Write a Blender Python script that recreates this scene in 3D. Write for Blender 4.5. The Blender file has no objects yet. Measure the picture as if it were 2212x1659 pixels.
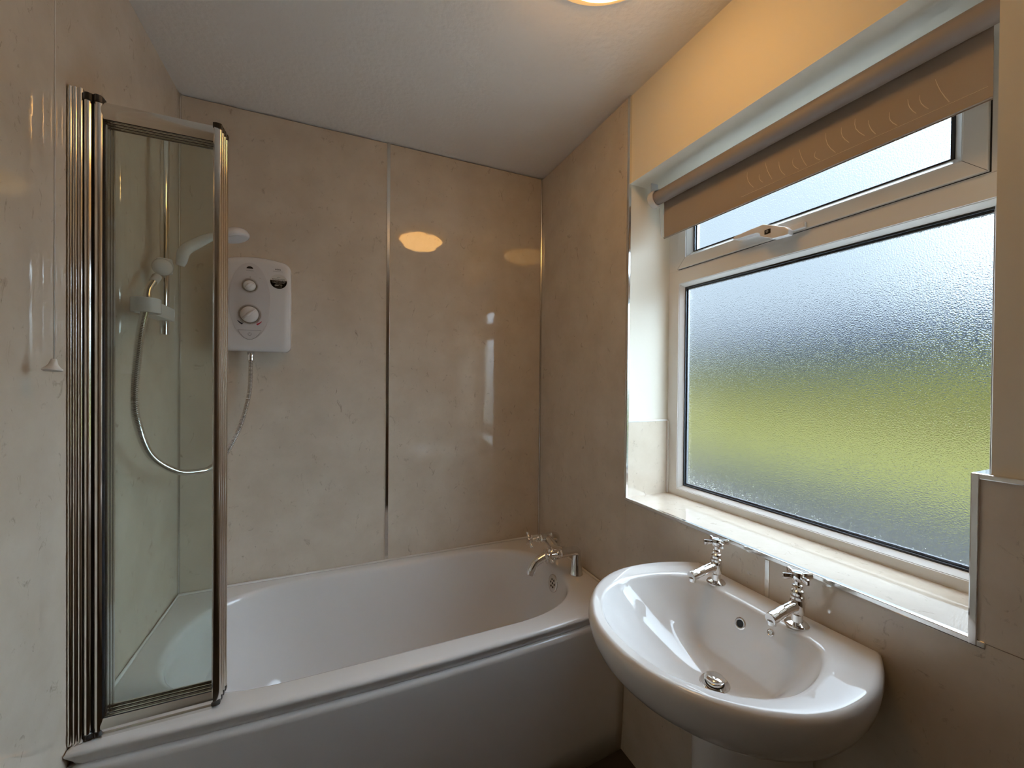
import bpy, bmesh, math, random
from mathutils import Vector, Matrix
from mathutils import noise as mnoise
random.seed(7)
C = bpy.context.scene.collection
sc = bpy.context.scene
PI = math.pi

# ------------------------------------------------------------------ camera
CAM = Vector((-0.9768, -1.8519, 1.3558))
r_ = Vector((0.91537, -0.40252, 0.00888)); u_ = Vector((-0.00496, 0.01079, 0.99993)); f_ = Vector((0.40259, 0.91535, -0.00788))
cd = bpy.data.cameras.new('camera'); cam = bpy.data.objects.new('camera', cd); C.objects.link(cam)
cam.matrix_world = Matrix(((r_.x, u_.x, -f_.x, CAM.x), (r_.y, u_.y, -f_.y, CAM.y), (r_.z, u_.z, -f_.z, CAM.z), (0, 0, 0, 1)))
cd.sensor_width = 36; cd.lens = 873.69 / 2212 * 36; cd.clip_start = 0.01; cd.clip_end = 300
sc.camera = cam

# ------------------------------------------------------------------ sky, exposure
sc.view_settings.view_transform = 'Standard'
sc.view_settings.look = 'None'
sc.view_settings.gamma = 1
sc.view_settings.exposure = 0.52
try: sc.view_settings.use_curve_mapping = False
except Exception: pass
w = bpy.data.worlds.new('overcast_sky'); sc.world = w; w.use_nodes = True
wn = w.node_tree; wn.nodes.clear()
tc = wn.nodes.new('ShaderNodeTexCoord'); sx = wn.nodes.new('ShaderNodeSeparateXYZ')
cr = wn.nodes.new('ShaderNodeValToRGB'); bg = wn.nodes.new('ShaderNodeBackground'); wo = wn.nodes.new('ShaderNodeOutputWorld')
wn.links.new(tc.outputs['Generated'], sx.inputs[0]); wn.links.new(sx.outputs['Z'], cr.inputs[0])
# wide bright sky patch added out of view to light the room
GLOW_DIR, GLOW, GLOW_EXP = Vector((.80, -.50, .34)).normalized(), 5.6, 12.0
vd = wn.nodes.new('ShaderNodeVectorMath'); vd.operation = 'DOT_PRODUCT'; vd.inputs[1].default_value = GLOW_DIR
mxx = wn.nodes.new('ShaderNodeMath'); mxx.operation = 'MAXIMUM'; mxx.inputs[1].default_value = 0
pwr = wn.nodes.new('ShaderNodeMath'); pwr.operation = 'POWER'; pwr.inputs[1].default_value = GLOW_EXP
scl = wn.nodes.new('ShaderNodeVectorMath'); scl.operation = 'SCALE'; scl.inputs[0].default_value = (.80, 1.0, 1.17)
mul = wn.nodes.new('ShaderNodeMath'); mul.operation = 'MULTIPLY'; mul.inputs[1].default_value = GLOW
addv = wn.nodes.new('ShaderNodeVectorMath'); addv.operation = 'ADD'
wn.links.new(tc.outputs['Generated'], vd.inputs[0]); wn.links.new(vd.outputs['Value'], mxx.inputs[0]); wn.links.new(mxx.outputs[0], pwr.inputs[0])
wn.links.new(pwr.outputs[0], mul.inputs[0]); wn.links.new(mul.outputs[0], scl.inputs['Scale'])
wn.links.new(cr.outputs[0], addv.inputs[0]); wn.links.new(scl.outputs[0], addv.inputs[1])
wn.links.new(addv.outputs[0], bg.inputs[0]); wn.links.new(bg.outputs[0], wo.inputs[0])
SKY = 1.0
el = cr.color_ramp.elements
el[0].position = 0.0; el[0].color = (.040, .048, .058, 1)
el[1].position = 1.0; el[1].color = (1.0, 1.2, 1.4, 1)
e = el.new(.28); e.color = (.050, .063, .074, 1)
e = el.new(.44); e.color = (.058, .072, .085, 1)
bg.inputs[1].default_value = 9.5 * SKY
sc.cycles.use_denoising = True
sc.cycles.max_bounces = 14; sc.cycles.diffuse_bounces = 6; sc.cycles.glossy_bounces = 6
sc.cycles.transmission_bounces = 12; sc.cycles.transparent_max_bounces = 16
sc.cycles.caustics_reflective = True; sc.cycles.caustics_refractive = True
sc.cycles.blur_glossy = 0.5; sc.cycles.sample_clamp_indirect = 6

# ------------------------------------------------------------------ materials
def mat(name, color, rough=.5, metal=0, ior=1.5, coat=0, emit=None, estr=0, trans=0):
    m = bpy.data.materials.new(name); m.use_nodes = True
    b = m.node_tree.nodes['Principled BSDF']
    b.inputs['Base Color'].default_value = (*color, 1)
    b.inputs['Roughness'].default_value = rough; b.inputs['Metallic'].default_value = metal
    b.inputs['IOR'].default_value = ior
    b.inputs['Coat Weight'].default_value = coat; b.inputs['Coat Roughness'].default_value = .03
    b.inputs['Transmission Weight'].default_value = trans
    if emit:
        b.inputs['Emission Color'].default_value = (*emit, 1); b.inputs['Emission Strength'].default_value = estr
    return m
def nd(m, t, **kw):
    n = m.node_tree.nodes.new(t)
    for k, v in kw.items():
        if k.startswith('i_'): n.inputs[k[2:].replace('_', ' ')].default_value = v
        else: setattr(n, k, v)
    return n
def lk(m, a, b): m.node_tree.links.new(a, b)
def bump(m, scale, dist, strength=1, detail=3, stretch=None, kind='ShaderNodeTexNoise'):
    t = nd(m, 'ShaderNodeTexCoord'); n = nd(m, kind); n.inputs['Scale'].default_value = scale
    if 'Detail' in n.inputs: n.inputs['Detail'].default_value = detail
    src = t.outputs['Object']
    if stretch:
        mp = nd(m, 'ShaderNodeMapping'); mp.inputs['Scale'].default_value = stretch
        lk(m, src, mp.inputs[0]); src = mp.outputs[0]
    lk(m, src, n.inputs['Vector'])
    bp = nd(m, 'ShaderNodeBump'); bp.inputs['Strength'].default_value = strength; bp.inputs['Distance'].default_value = dist
    lk(m, n.outputs[0], bp.inputs['Height'])
    lk(m, bp.outputs[0], m.node_tree.nodes['Principled BSDF'].inputs['Normal'])
    return n

def panel_mat():
    m = mat('marbled_wall_panel', (.6, .5, .4), .03, ior=1.62)
    b = m.node_tree.nodes['Principled BSDF']
    t = nd(m, 'ShaderNodeTexCoord')
    n1 = nd(m, 'ShaderNodeTexNoise', i_Scale=7.0, i_Detail=5.0, i_Roughness=.6); lk(m, t.outputs['Object'], n1.inputs['Vector'])
    r1 = nd(m, 'ShaderNodeValToRGB'); lk(m, n1.outputs[0], r1.inputs[0])
    r1.color_ramp.elements[0].position = .3; r1.color_ramp.elements[0].color = (.60, .51, .405, 1)
    r1.color_ramp.elements[1].position = .72; r1.color_ramp.elements[1].color = (.70, .615, .51, 1)
    n2 = nd(m, 'ShaderNodeTexNoise', i_Scale=30.0, i_Detail=6.0, i_Roughness=.72, i_Distortion=1.2)
    mp = nd(m, 'ShaderNodeMapping'); mp.inputs['Scale'].default_value = (1, 1, .62); mp.inputs['Rotation'].default_value = (.3, .5, .2)
    lk(m, t.outputs['Object'], mp.inputs[0]); lk(m, mp.outputs[0], n2.inputs['Vector'])
    r2 = nd(m, 'ShaderNodeValToRGB'); lk(m, n2.outputs[0], r2.inputs[0])
    r2.color_ramp.elements[0].position = .60; r2.color_ramp.elements[0].color = (0, 0, 0, 1)
    r2.color_ramp.elements[1].position = .76; r2.color_ramp.elements[1].color = (1, 1, 1, 1)
    mx = nd(m, 'ShaderNodeMix', data_type='RGBA'); lk(m, r2.outputs[0], mx.inputs['Factor'])
    lk(m, r1.outputs[0], mx.inputs['A']); mx.inputs['B'].default_value = (.33, .26, .19, 1)
    lk(m, mx.outputs['Result'], b.inputs['Base Color'])
    n3 = nd(m, 'ShaderNodeTexNoise', i_Scale=22.0, i_Detail=3.0); lk(m, t.outputs['Object'], n3.inputs['Vector'])
    bp = nd(m, 'ShaderNodeBump'); bp.inputs['Strength'].default_value = .25; bp.inputs['Distance'].default_value = .0009
    lk(m, n3.outputs[0], bp.inputs['Height']); lk(m, bp.outputs[0], b.inputs['Normal'])
    return m
M = {}
M['panel'] = panel_mat()
M['paint'] = mat('painted_plaster', (.80, .75, .64), .55); bump(M['paint'], 14, .002, .35, 4)
M['ceil'] = mat('ceiling_plaster', (.86, .84, .81), .75); bump(M['ceil'], 60, .004, .55, 5)
M['wood'] = mat('dim_unseen_door', (.07, .045, .03), .4)  # unseen door, put in dark so it bounces little light
M['shade'] = mat('dim_unseen_wall', (.30, .25, .20), .6)  # unseen wall behind the camera, colour darkened to cut bounced light
M['dark'] = mat('dark_gap', (.02, .018, .015), .8)
M['floor'] = mat('dark_vinyl', (.045, .036, .030), .35); bump(M['floor'], 40, .001, .3)
M['chrome'] = mat('chrome', (.78, .77, .75), .06, 1)
M['alu'] = mat('polished_aluminium', (.80, .79, .76), .13, 1)
M['groove'] = mat('hose_groove', (.16, .15, .14), .35, .8)
M['trim'] = mat('aluminium_trim', (.78, .77, .74), .22, 1)
M['acrylic'] = mat('white_acrylic', (.80, .78, .77), .12, ior=1.5)
M['ceramic'] = mat('glazed_ceramic', (.80, .79, .78), .035, ior=1.55)
M['upvc'] = mat('white_upvc', (.76, .74, .71), .25)
M['gasket'] = mat('black_gasket', (.02, .022, .028), .5)
M['plastic'] = mat('white_plastic', (.74, .73, .73), .16)
M['plastic_dim'] = mat('grey_white_plastic', (.62, .60, .60), .28)
M['cap'] = mat('black_plastic', (.018, .015, .013), .35)
M['seal'] = mat('silicone_sealant', (.74, .72, .68), .35)
M['red'] = mat('red_mark', (.45, .01, .03), .4)
M['navy'] = mat('navy_mark', (.01, .015, .05), .4)
M['grey'] = mat('grey_print', (.16, .15, .15), .5)
M['sticker'] = mat('black_gloss_sticker', (.012, .012, .012), .08)
M['label'] = mat('pale_sticker', (.66, .64, .60), .3)
M['glass'] = mat('screen_glass', (.955, .985, .965), 0.0, ior=1.45, trans=1)
M['cord'] = mat('white_cord', (.74, .71, .66), .6)
M['hole'] = mat('dark_hole', (.006, .006, .006), .6)
M['bowl'] = mat('lit_alabaster_glass', (.85, .7, .45), .35, emit=(1.0, .52, .14), estr=7.6)
M['rim'] = mat('lamp_glass_rim', (.85, .66, .40), .25, emit=(1.0, .55, .16), estr=.35)
n = bump(M['bowl'], 40, .003, .6)

# patterned obscure glass
M['obscure'] = mat('obscure_glass', (.95, .98, 1.0), .09, ior=1.45, trans=1)
bump(M['obscure'], 330, .0012, .8, 1.5)
M['clear'] = mat('outer_glass', (.97, .99, 1.0), 0.0, ior=1.45, trans=1)

# blind fabric with pale crease marks
def fabric():
    m = mat('blind_fabric', (.38, .31, .25), .75)
    b = m.node_tree.nodes['Principled BSDF']
    t = nd(m, 'ShaderNodeTexCoord')
    n1 = nd(m, 'ShaderNodeTexNoise', i_Scale=900.0, i_Detail=2.0); lk(m, t.outputs['Object'], n1.inputs['Vector'])
    bp = nd(m, 'ShaderNodeBump'); bp.inputs['Strength'].default_value = .3; bp.inputs['Distance'].default_value = .0004
    lk(m, n1.outputs[0], bp.inputs['Height']); lk(m, bp.outputs[0], b.inputs['Normal'])
    return m
M['fabric'] = fabric()
M['crease'] = mat('worn_crease', (.72, .63, .52), .8)
M['tube'] = mat('blind_roll', (.33, .29, .27), .6)
M['patio'] = mat('patio_paving', (.020, .020, .019), .9)
M['lawn'] = mat('lawn_grass', (.055, .052, .016), .95)
M['hedge'] = mat('hedge_leaves', (.092, .088, .024), .9)
M['soil'] = mat('dry_border', (.055, .044, .018), .95)
M['hill'] = mat('distant_hill', (.035, .046, .068), 1)  # bluish haze of distance is put into the base colour
M['bounce_slabs'] = mat('pale_bounce_paving', (.55, .54, .52), .9)  # pale reflector ground, coloured to bounce daylight indoors
for k in ('patio', 'lawn', 'hedge', 'soil', 'hill', 'bounce_slabs'): M[k].node_tree.nodes['Principled BSDF'].inputs['Specular IOR Level'].default_value = 0
M['render'] = mat('house_render', (.3, .29, .27), .9)

# ------------------------------------------------------------------ mesh helpers
def obj(name, bm, m, parent=None, smooth=False, bevel=0, seg=2, angle=None):
    bmesh.ops.recalc_face_normals(bm, faces=bm.faces[:])
    me = bpy.data.meshes.new(name); bm.to_mesh(me); bm.free()
    ms = m if isinstance(m, (list, tuple)) else [m]
    for k in ms: me.materials.append(k)
    o = bpy.data.objects.new(name, me); C.objects.link(o)
    if parent: o.parent = parent; o.matrix_parent_inverse = Matrix.Translation(-parent.location) if parent.type == 'EMPTY' else Matrix()
    if smooth:
        for p in me.polygons: p.use_smooth = True
        if angle is not None:
            try: me.set_sharp_from_angle(angle=math.radians(angle))
            except Exception: pass
    if bevel:
        b = o.modifiers.new('bevel', 'BEVEL'); b.width = bevel; b.segments = seg; b.limit_method = 'ANGLE'; b.angle_limit = .6
    return o
def thing(name, label, cat, loc=(0, 0, 0), group=None):
    o = bpy.data.objects.new(name, None); C.objects.link(o); o.location = loc
    o.empty_display_size = .05
    o['label'] = label; o['category'] = cat
    if group: o['group'] = group
    return o
def tag(o, label, cat, group=None):
    o['label'] = label; o['category'] = cat
    if group: o['group'] = group
    return o
def struct(name, bm, m, label=None, cat=None, **kw):
    o = obj(name, bm, m, **kw); o['kind'] = 'structure'
    if label: o['label'] = label; o['category'] = cat or name.split('_')[0]
    return o
def box(bm, x0, x1, y0, y1, z0, z1, mi=0):
    vs = [bm.verts.new((x, y, z)) for x in (x0, x1) for y in (y0, y1) for z in (z0, z1)]
    for f in ((0, 1, 3, 2), (4, 6, 7, 5), (0, 4, 5, 1), (2, 3, 7, 6), (0, 2, 6, 4), (1, 5, 7, 3)):
        fc = bm.faces.new([vs[i] for i in f]); fc.material_index = mi
def bx(*a, mi=0):
    bm = bmesh.new(); box(bm, *a, mi=mi); return bm
def loft(bm, rings, closed=True, cap0=True, cap1=True, mi=0):
    R = [[bm.verts.new(p) for p in r] for r in rings]
    n = len(R[0])
    for a, b in zip(R, R[1:]):
        for i in range(n if closed else n - 1):
            j = (i + 1) % n
            try: fc = bm.faces.new((a[i], a[j], b[j], b[i])); fc.material_index = mi
            except ValueError: pass
    for c, r in ((cap0, R[0]), (cap1, R[-1])):
        if c: fc = bm.faces.new(r); fc.material_index = mi
    return R
def frame_of(d):
    d = Vector(d).normalized(); a = Vector((0, 0, 1)) if abs(d.z) < .9 else Vector((1, 0, 0))
    x = a.cross(d).normalized(); return x, d.cross(x).normalized(), d
def lathe(bm, prof, org, axis=(0, 0, 1), n=32, mi=0, cap0=True, cap1=True, sx=1, sy=1):
    """prof: list of (radius, height along axis)"""
    x, y, d = frame_of(axis); o = Vector(org)
    loft(bm, [[o + d * h + x * (sx * r * math.cos(2 * PI * i / n)) + y * (sy * r * math.sin(2 * PI * i / n)) for i in range(n)] for r, h in prof], cap0=cap0, cap1=cap1, mi=mi)
def tube(bm, pts, rad, n=12, mi=0, sq=1.0):
    pts = [Vector(p) for p in pts]
    rr = rad if isinstance(rad, (list, tuple)) else [rad] * len(pts)
    rings = []; x = None
    for i, p in enumerate(pts):
        d = (pts[min(i + 1, len(pts) - 1)] - pts[max(i - 1, 0)]).normalized()
        if x is None: x, y, _ = frame_of(d)
        else: x = (x - d * x.dot(d)).normalized()
        y = d.cross(x)
        rings.append([p + x * (rr[i] * math.cos(2 * PI * k / n)) + y * (rr[i] * sq * math.sin(2 * PI * k / n)) for k in range(n)])
    loft(bm, rings, mi=mi)
def spline(pts, per=8):
    pts = [Vector(p) for p in pts]; out = []
    P = [pts[0] * 2 - pts[1]] + pts + [pts[-1] * 2 - pts[-2]]
    for i in range(1, len(P) - 2):
        for k in range(per):
            t = k / per
            out.append(.5 * ((2 * P[i]) + (P[i + 1] - P[i - 1]) * t + (2 * P[i - 1] - 5 * P[i] + 4 * P[i + 1] - P[i + 2]) * t * t + (3 * P[i] - P[i - 1] - 3 * P[i + 1] + P[i + 2]) * t ** 3))
    out.append(pts[-1]); return out
def extrude_z(bm, poly, z0, z1, mi=0):
    loft(bm, [[(x, y, z) for x, y in poly] for z in (z0, z1)], mi=mi)
def text(name, s, size, m, parent, mtx, align='CENTER', bold=0.0):
    cu = bpy.data.curves.new(name, 'FONT'); cu.body = s; cu.size = size; cu.align_x = align; cu.extrude = .0001; cu.offset = bold
    t = bpy.data.objects.new('t', cu); C.objects.link(t)
    bpy.context.view_layer.update()
    me = bpy.data.meshes.new_from_object(t.evaluated_get(bpy.context.evaluated_depsgraph_get()))
    bpy.data.objects.remove(t)
    me.name = name; me.materials.clear(); me.materials.append(m)
    me.transform(mtx)
    o = bpy.data.objects.new(name, me); C.objects.link(o)
    o.parent = parent; return o

# ------------------------------------------------------------------ dimensions
XL = -1.5; H = 2.396; YF = -2.5
SILL = .933; HEAD = 2.078
WY0 = -.672; WY1 = -1.5635; WYP = -1.5445      # reveal sides: left, right (plaster), right (panel)
STEP = 1.208                                   # top of the half-height panelling
FX = .20                                       # room face of the window frame
RIM = .559

# ------------------------------------------------------------------ room shell
struct('floor', bx(XL - .1, .3, YF - .1, .1, -.1, 0), M['floor'])
struct('ceiling', bx(XL - .1, .3, YF - .1, .1, H, H + .1), M['ceil'])
bm = bmesh.new(); G = .006
box(bm, XL - .1, .1, .01, .1, 0, H, mi=1)
box(bm, XL, -.768, 0, .0095, 0, H - G); box(bm, -.756, 0, 0, .0095, 0, H - G)
struct('wall_back', bm, [M['panel'], M['dark']])
bm = bmesh.new()
box(bm, XL - .1, XL - .01, YF, .01, 0, H, mi=1)
box(bm, XL - .0095, XL, -.9, 0, 0, H - .001); box(bm, XL - .0095, XL, YF, -.9015, 0, H - .001)
struct('wall_left', bm, [M['panel'], M['paint']])
struct('wall_front', bx(XL - .1, .3, YF - .1, YF, 0, H), M['shade'])
dr = struct('door_1', bx(-1.25, -.45, YF, YF + .035, .005, 1.98), M['wood'], bevel=.003)
bm = bmesh.new(); lathe(bm, [(.024, 0), (.024, .008), (.009, .012), (.009, .04), (.022, .05), (.026, .062), (.016, .072)], (-1.19, YF + .035, 1.0), (0, 1, 0), 24)
obj('door_handle', bm, M['chrome'], dr, smooth=True, angle=40)
# window wall: masonry with the opening, plaster above, panelling
bm = bmesh.new()
def solid(x0, x1, y0, y1, z0, z1, mi): box(bm, x0, x1, y0, y1, z0, z1, mi=mi)
TX = .0085
solid(TX, .30, WY0 + .008, .0, 0, H, 1)                   # pier beside the bath
solid(TX, .30, YF, WY1, 0, H, 1)                          # pier on the near side
solid(TX, .30, WY1, WY0 + .008, HEAD, H, 1)               # lintel
solid(TX, .30, WY1, WY0 + .008, 0, SILL - .008, 1)        # under the sill
solid(0, .008, WY0, -.0005, 0, H - G, 0)                  # tall bath panel
solid(0, .008, WY0 - .0005, WY0 - .0005 - (1.1935 + WY0), 0, SILL - .001, 0)
solid(0, .008, YF, -1.2055, 0, SILL - .001, 0)            # below sill
solid(0, .008, YF, WYP, SILL, STEP - .002, 0)             # half height panel right of the window
solid(.0081, FX + .01, WY1, WY0 + .008, SILL - .008, SILL, 0)            # sill panel
solid(.0081, FX, WY0, WY0 + .008, SILL, STEP, 0)                         # reveal panel, bath side
solid(.0081, FX, WY1, WYP, SILL, STEP - .001, 0)                         # reveal panel, near side
struct('wall_right', bm, [M['panel'], M['paint']])

# metal edge trims
def trim(i, bm, m='trim', bev=.001): return struct('trim_%d' % i, bm, M[m], smooth=False, bevel=bev)
trim(1, bx(-.7695, -.7545, -.003, .0095, RIM, H - .004), 'alu', .002)          # seam on the back wall
trim(2, bx(-.012, 0.0, -.010, 0.0, RIM, H - .004), 'trim', .003)               # right back corner
trim(3, bx(XL, XL + .009, -.009, 0.0, RIM, H - .002), 'trim', .003)            # left back corner
bm = bmesh.new(); box(bm, -.0025, .0085, WY0 - .0025, WY0 + .010, SILL - .001, H - .002)
trim(4, bm, 'alu', .002)                                                       # tall trim beside the window
trim(5, bx(-.0025, .010, WY1, WY0 + .010, SILL - .010, SILL + .0015), 'alu', .002)     # sill nose
trim(7, bx(-.0025, .012, YF, WYP, STEP - .008, STEP + .0015), 'alu', .002)
trim(8, bx(-.003, .0085, WYP - .010, WYP + .0015, SILL - .010, STEP + .0015), 'chrome', .002)
trim(9, bx(.0, FX, WY0 - .0015, WY0 + .008, STEP - .001, STEP + .006), 'seal', .002)   # top of reveal panel
trim(10, bx(FX - .008, FX, WY0 - .006, WY0 + .001, SILL, STEP), 'seal', .002)
trim(11, bx(-.0025, .0085, -1.2055, -1.1935, 0, SILL - .010), 'alu', .002)     # seam under the sill
trim(12, bx(.0, FX, WY1 - .001, WYP + .0005, STEP - .001, STEP + .002), 'alu', .001)

# ------------------------------------------------------------------ window
GY0, GY1 = -.728, -1.500        # visible glass of the lower light
FY0, FY1 = WY0 + .004, WY1 - .004
def miter_frame(bm, x0, x1, oy0, oy1, oz0, oz1, iy0, iy1, iz0, iz1, mi=0, bead=0.0):
    """rectangular frame; the inner edge may sit deeper (bead) at x1"""
    def ring(x, a, b, c, d): return [(x, a, c), (x, b, c), (x, b, d), (x, a, d)]
    rr = [ring(x1, oy0, oy1, oz0, oz1), ring(x0, oy0, oy1, oz0, oz1),
          ring(x0, iy0, iy1, iz0, iz1), ring(x1, iy0 - bead, iy1 + bead, iz0 + bead, iz1 - bead)]
    R = [[bm.verts.new(p) for p in r] for r in rr]
    for k in range(4):
        a, b = R[k], R[(k + 1) % 4]
        for i in range(4):
            j = (i + 1) % 4; fc = bm.faces.new((a[i], a[j], b[j], b[i])); fc.material_index = mi
ZB0, ZB1 = SILL, 1.772          # lower light frame
bm = bmesh.new()
miter_frame(bm, FX, .238, FY0, FY1, SILL - .004, ZB1, -.716, -1.512, .958, 1.722)
miter_frame(bm, FX, .238, FY0, FY1, ZB1, HEAD + .01, -.713, -1.500, ZB1 + .002, 2.04)
win = struct('window_1', bm, M['upvc'], bevel=.002)
bm = bmesh.new()      # glazing bead of the lower light, bevelled towards the pane
miter_frame(bm, FX + .003, .224, -.7155, -1.5125, .9575, 1.7225, -.7175, -1.5105, .9595, 1.7205, bead=.013)
obj('glazing_bead', bm, M['upvc'], win)
bm = bmesh.new()
miter_frame(bm, .2195, .2235, -.727, -1.5008, .969, 1.711, -.7325, -1.4995, .9745, 1.7055)
obj('pane_gasket', bm, M['gasket'], win)
bm = bmesh.new()      # dark spacer bar behind the patterned glass
miter_frame(bm, .2292, .2375, -.716, -1.512, .958, 1.722, -.7375, -1.5030, .9795, 1.7005)
obj('spacer_bar', bm, M['gasket'], win)
def pane(name, x0, x1, *a, parent=None):
    o = obj(name, bx(x0, x1, *a), [M['clear'], M['obscure']], parent)
    for p in o.data.polygons:
        if p.center.x < x0 + 1e-4: p.material_index = 1      # patterned on the room side only
pane('pane', .224, .229, -1.508, -.720, .962, 1.718, parent=win)
# opening top light: the sash
SY0, SY1, SZ0, SZ1 = -.716, -1.4975, 1.776, 2.035
bm = bmesh.new()
miter_frame(bm, FX - .008, .235, SY0, SY1, SZ0, SZ1, -.752, -1.461, 1.8125, 2.0)
sash = obj('opening_sash', bm, M['upvc'], win, bevel=.002)
bm = bmesh.new()
miter_frame(bm, FX - .004, .216, -.7515, -1.4615, 1.812, 2.0, -.754, -1.459, 1.8145, 1.998, bead=.016)
obj('sash_bead', bm, M['upvc'], sash)
bm = bmesh.new()
miter_frame(bm, .2125, .2165, -.7695, -1.4435, 1.830, 1.985, -.7755, -1.4375, 1.8325, 1.98)
obj('sash_gasket', bm, M['gasket'], sash)
pane('sash_pane', .217, .222, -1.447, -.766, 1.826, 1.99, parent=sash)
bm = bmesh.new()
miter_frame(bm, .2222, .2345, -.752, -1.461, 1.8125, 2.0, -.779, -1.4425, 1.8345, 1.976)
obj('sash_spacer', bm, M['gasket'], sash)
bm = bmesh.new()      # dark joint around the sash
miter_frame(bm, FX + .001, .215, -.7135, -1.500, 1.7735, 2.039, SY0, SY1, SZ0, SZ1)
obj('sash_joint', bm, M['gasket'], win)
# mitre lines of the sash
for yo, yi in ((SY0, -.752), (SY1, -1.461)):
    bm = bmesh.new(); tube(bm, [(FX - .0079, yo, SZ0), (FX - .0079, yi, 1.8125)], .0004, 6); obj('mitre_joint', bm, M['gasket'], sash)

# locking handle on the sash
hx = FX - .008
t = thing('window_handle', 'white locking lever handle with black keyhole on top window sash', 'window handle', (hx, -1.12, 1.782))
bm = bmesh.new(); box(bm, hx - .012, hx, -1.168, -1.085, 1.7765, 1.7935)
obj('base_plate', bm, M['plastic'], t, bevel=.003)
prof = [(-1.138, 1.763), (-1.140, 1.777), (-1.130, 1.787), (-1.095, 1.804), (-1.068, 1.8155), (-1.03, 1.8145), (-.977, 1.8105), (-.970, 1.807), (-.970, 1.802), (-.977, 1.799), (-1.050, 1.797), (-1.056, 1.792), (-1.058, 1.783), (-1.094, 1.765)]
bm = bmesh.new()
loft(bm, [[(hx - .0115, y, z) for y, z in prof], [(hx - .034, y, z) for y, z in prof]])
lev = obj('lever', bm, M['plastic'], t, bevel=.003)
bm = bmesh.new(); box(bm, hx - .0355, hx - .033, -1.090, -1.072, 1.7835, 1.7965)
kh = obj('key_lock', bm, M['cap'], t, bevel=.002)
bm = bmesh.new(); lathe(bm, [(.0038, 0), (.0038, .0008)], (hx - .0355, -1.081, 1.790), (-1, 0, 0), 20)
obj('lock_barrel', bm, M['trim'], kh)
bm = bmesh.new(); box(bm, hx - .0368, hx - .036, -1.0815, -1.0805, 1.788, 1.792); obj('key_slot', bm, M['hole'], kh)

# ------------------------------------------------------------------ roller blind
BX, BZ, BR = .090, 2.020, .0235
bl = thing('roller_blind', 'brown-grey fabric roller blind with crease marks, rolled down over top window', 'blind', (BX, -1.12, BZ))
bm = bmesh.new(); lathe(bm, [(BR, 0), (BR, .834)], (BX, -.716, BZ), (0, -1, 0), 40)
obj('roll', bm, M['tube'], bl, smooth=True, angle=40)
fx = BX + BR - .001
bm = bmesh.new(); NY, NZ = 60, 14
def fab(y, z):
    s = (BZ - z) / .15
    return fx + .0012 * mnoise.noise((y * 6, z * 9, 0)) * min(1, s) + .012 * min(1, max(0, s)) ** 1.5 * .2
rows = []
ZBOT = 1.874
for k in range(NZ + 1):
    z = BZ - (BZ - ZBOT) * k / NZ
    rows.append([z + 0 for _ in range(1)])
rings = []
for side in (0, .0008):
    rings.append([[Vector((fab(-.727 - .799 * i / NY, BZ - (BZ - ZBOT) * k / NZ) + side, -.727 - .799 * i / NY, BZ - (BZ - ZBOT) * k / NZ)) for i in range(NY + 1)] for k in range(NZ + 1)])
V = [[[bm.verts.new(p) for p in row] for row in s] for s in rings]
for s in V:
    for k in range(NZ):
        for i in range(NY): bm.faces.new((s[k][i], s[k][i + 1], s[k + 1][i + 1], s[k + 1][i]))
for i in range(NY): bm.faces.new((V[0][NZ][i], V[0][NZ][i + 1], V[1][NZ][i + 1], V[1][NZ][i]))
for k in range(NZ):
    for i in (0, NY): bm.faces.new((V[0][k][i], V[0][k + 1][i], V[1][k + 1][i], V[1][k][i]))
fb = obj('fabric', bm, M['fabric'], bl, smooth=True, angle=60)
# hem pocket and its stitch line
bm = bmesh.new(); tube(bm, [(fab(y, ZBOT + .004) - .001, y, ZBOT + .004) for y in [-.727 - .799 * i / 40 for i in range(41)]], .0035, 8, sq=.5)
obj('hem_bar', bm, M['fabric'], bl, smooth=True)
bm = bmesh.new(); tube(bm, [(fab(y, ZBOT + .027) - .0002, y, ZBOT + .027) for y in [-1.03 - .49 * i / 40 for i in range(41)]], .0005, 5)
rs = random.Random(5)
for i in range(15):
    y = -1.07 - .43 * i / 15 + rs.uniform(-.006, .006); z = ZBOT + .030 + rs.uniform(0, .012); L = rs.uniform(.026, .058)
    sw = rs.uniform(.002, .008)
    tube(bm, [(fab(y + q * L * .35, z + q * L) - .0002, y + q * L * .35 + sw * math.sin(q * 3), z + q * L) for q in (0, .25, .5, .75, 1)], [.0006, .0008, .0007, .0006, .0003], 5)
obj('crease_mark', bm, M['crease'], fb)
# end bracket: a C-shaped clip round the roll end
bm = bmesh.new()
cr_in, cr_out = BR + .004, BR + .0075
arc = [(-math.radians(a)) for a in range(-95, 106, 10)]
ringI = [(BX - cr_in * math.cos(a), BZ + cr_in * math.sin(a)) for a in arc]; ringO = [(BX - cr_out * math.cos(a), BZ + cr_out * math.sin(a)) for a in arc]
poly = ringO + ringI[::-1]
loft(bm, [[(x, y, z) for x, z in poly] for y in (-.704, -.724)])
bk = obj('end_bracket', bm, M['plastic'], bl)
bm = bmesh.new(); lathe(bm, [(cr_out, 0), (cr_out, .003)], (BX, -.7035, BZ), (0, 1, 0), 32)
box(bm, BX - .015, BX + .015, -.704, -.700, BZ, HEAD)
obj('bracket_plate', bm, M['plastic'], bl)
bm = bmesh.new(); lathe(bm, [(cr_out, 0), (cr_out, .003)], (BX, -1.552, BZ), (0, -1, 0), 32); box(bm, BX - .012, BX + .012, WY1, -1.554, BZ - .010, BZ + .010)
box(bm, BX - .015, BX + .015, -1.556, -1.552, BZ, HEAD)
obj('bracket_plate', bm, M['plastic'], bl)
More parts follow.
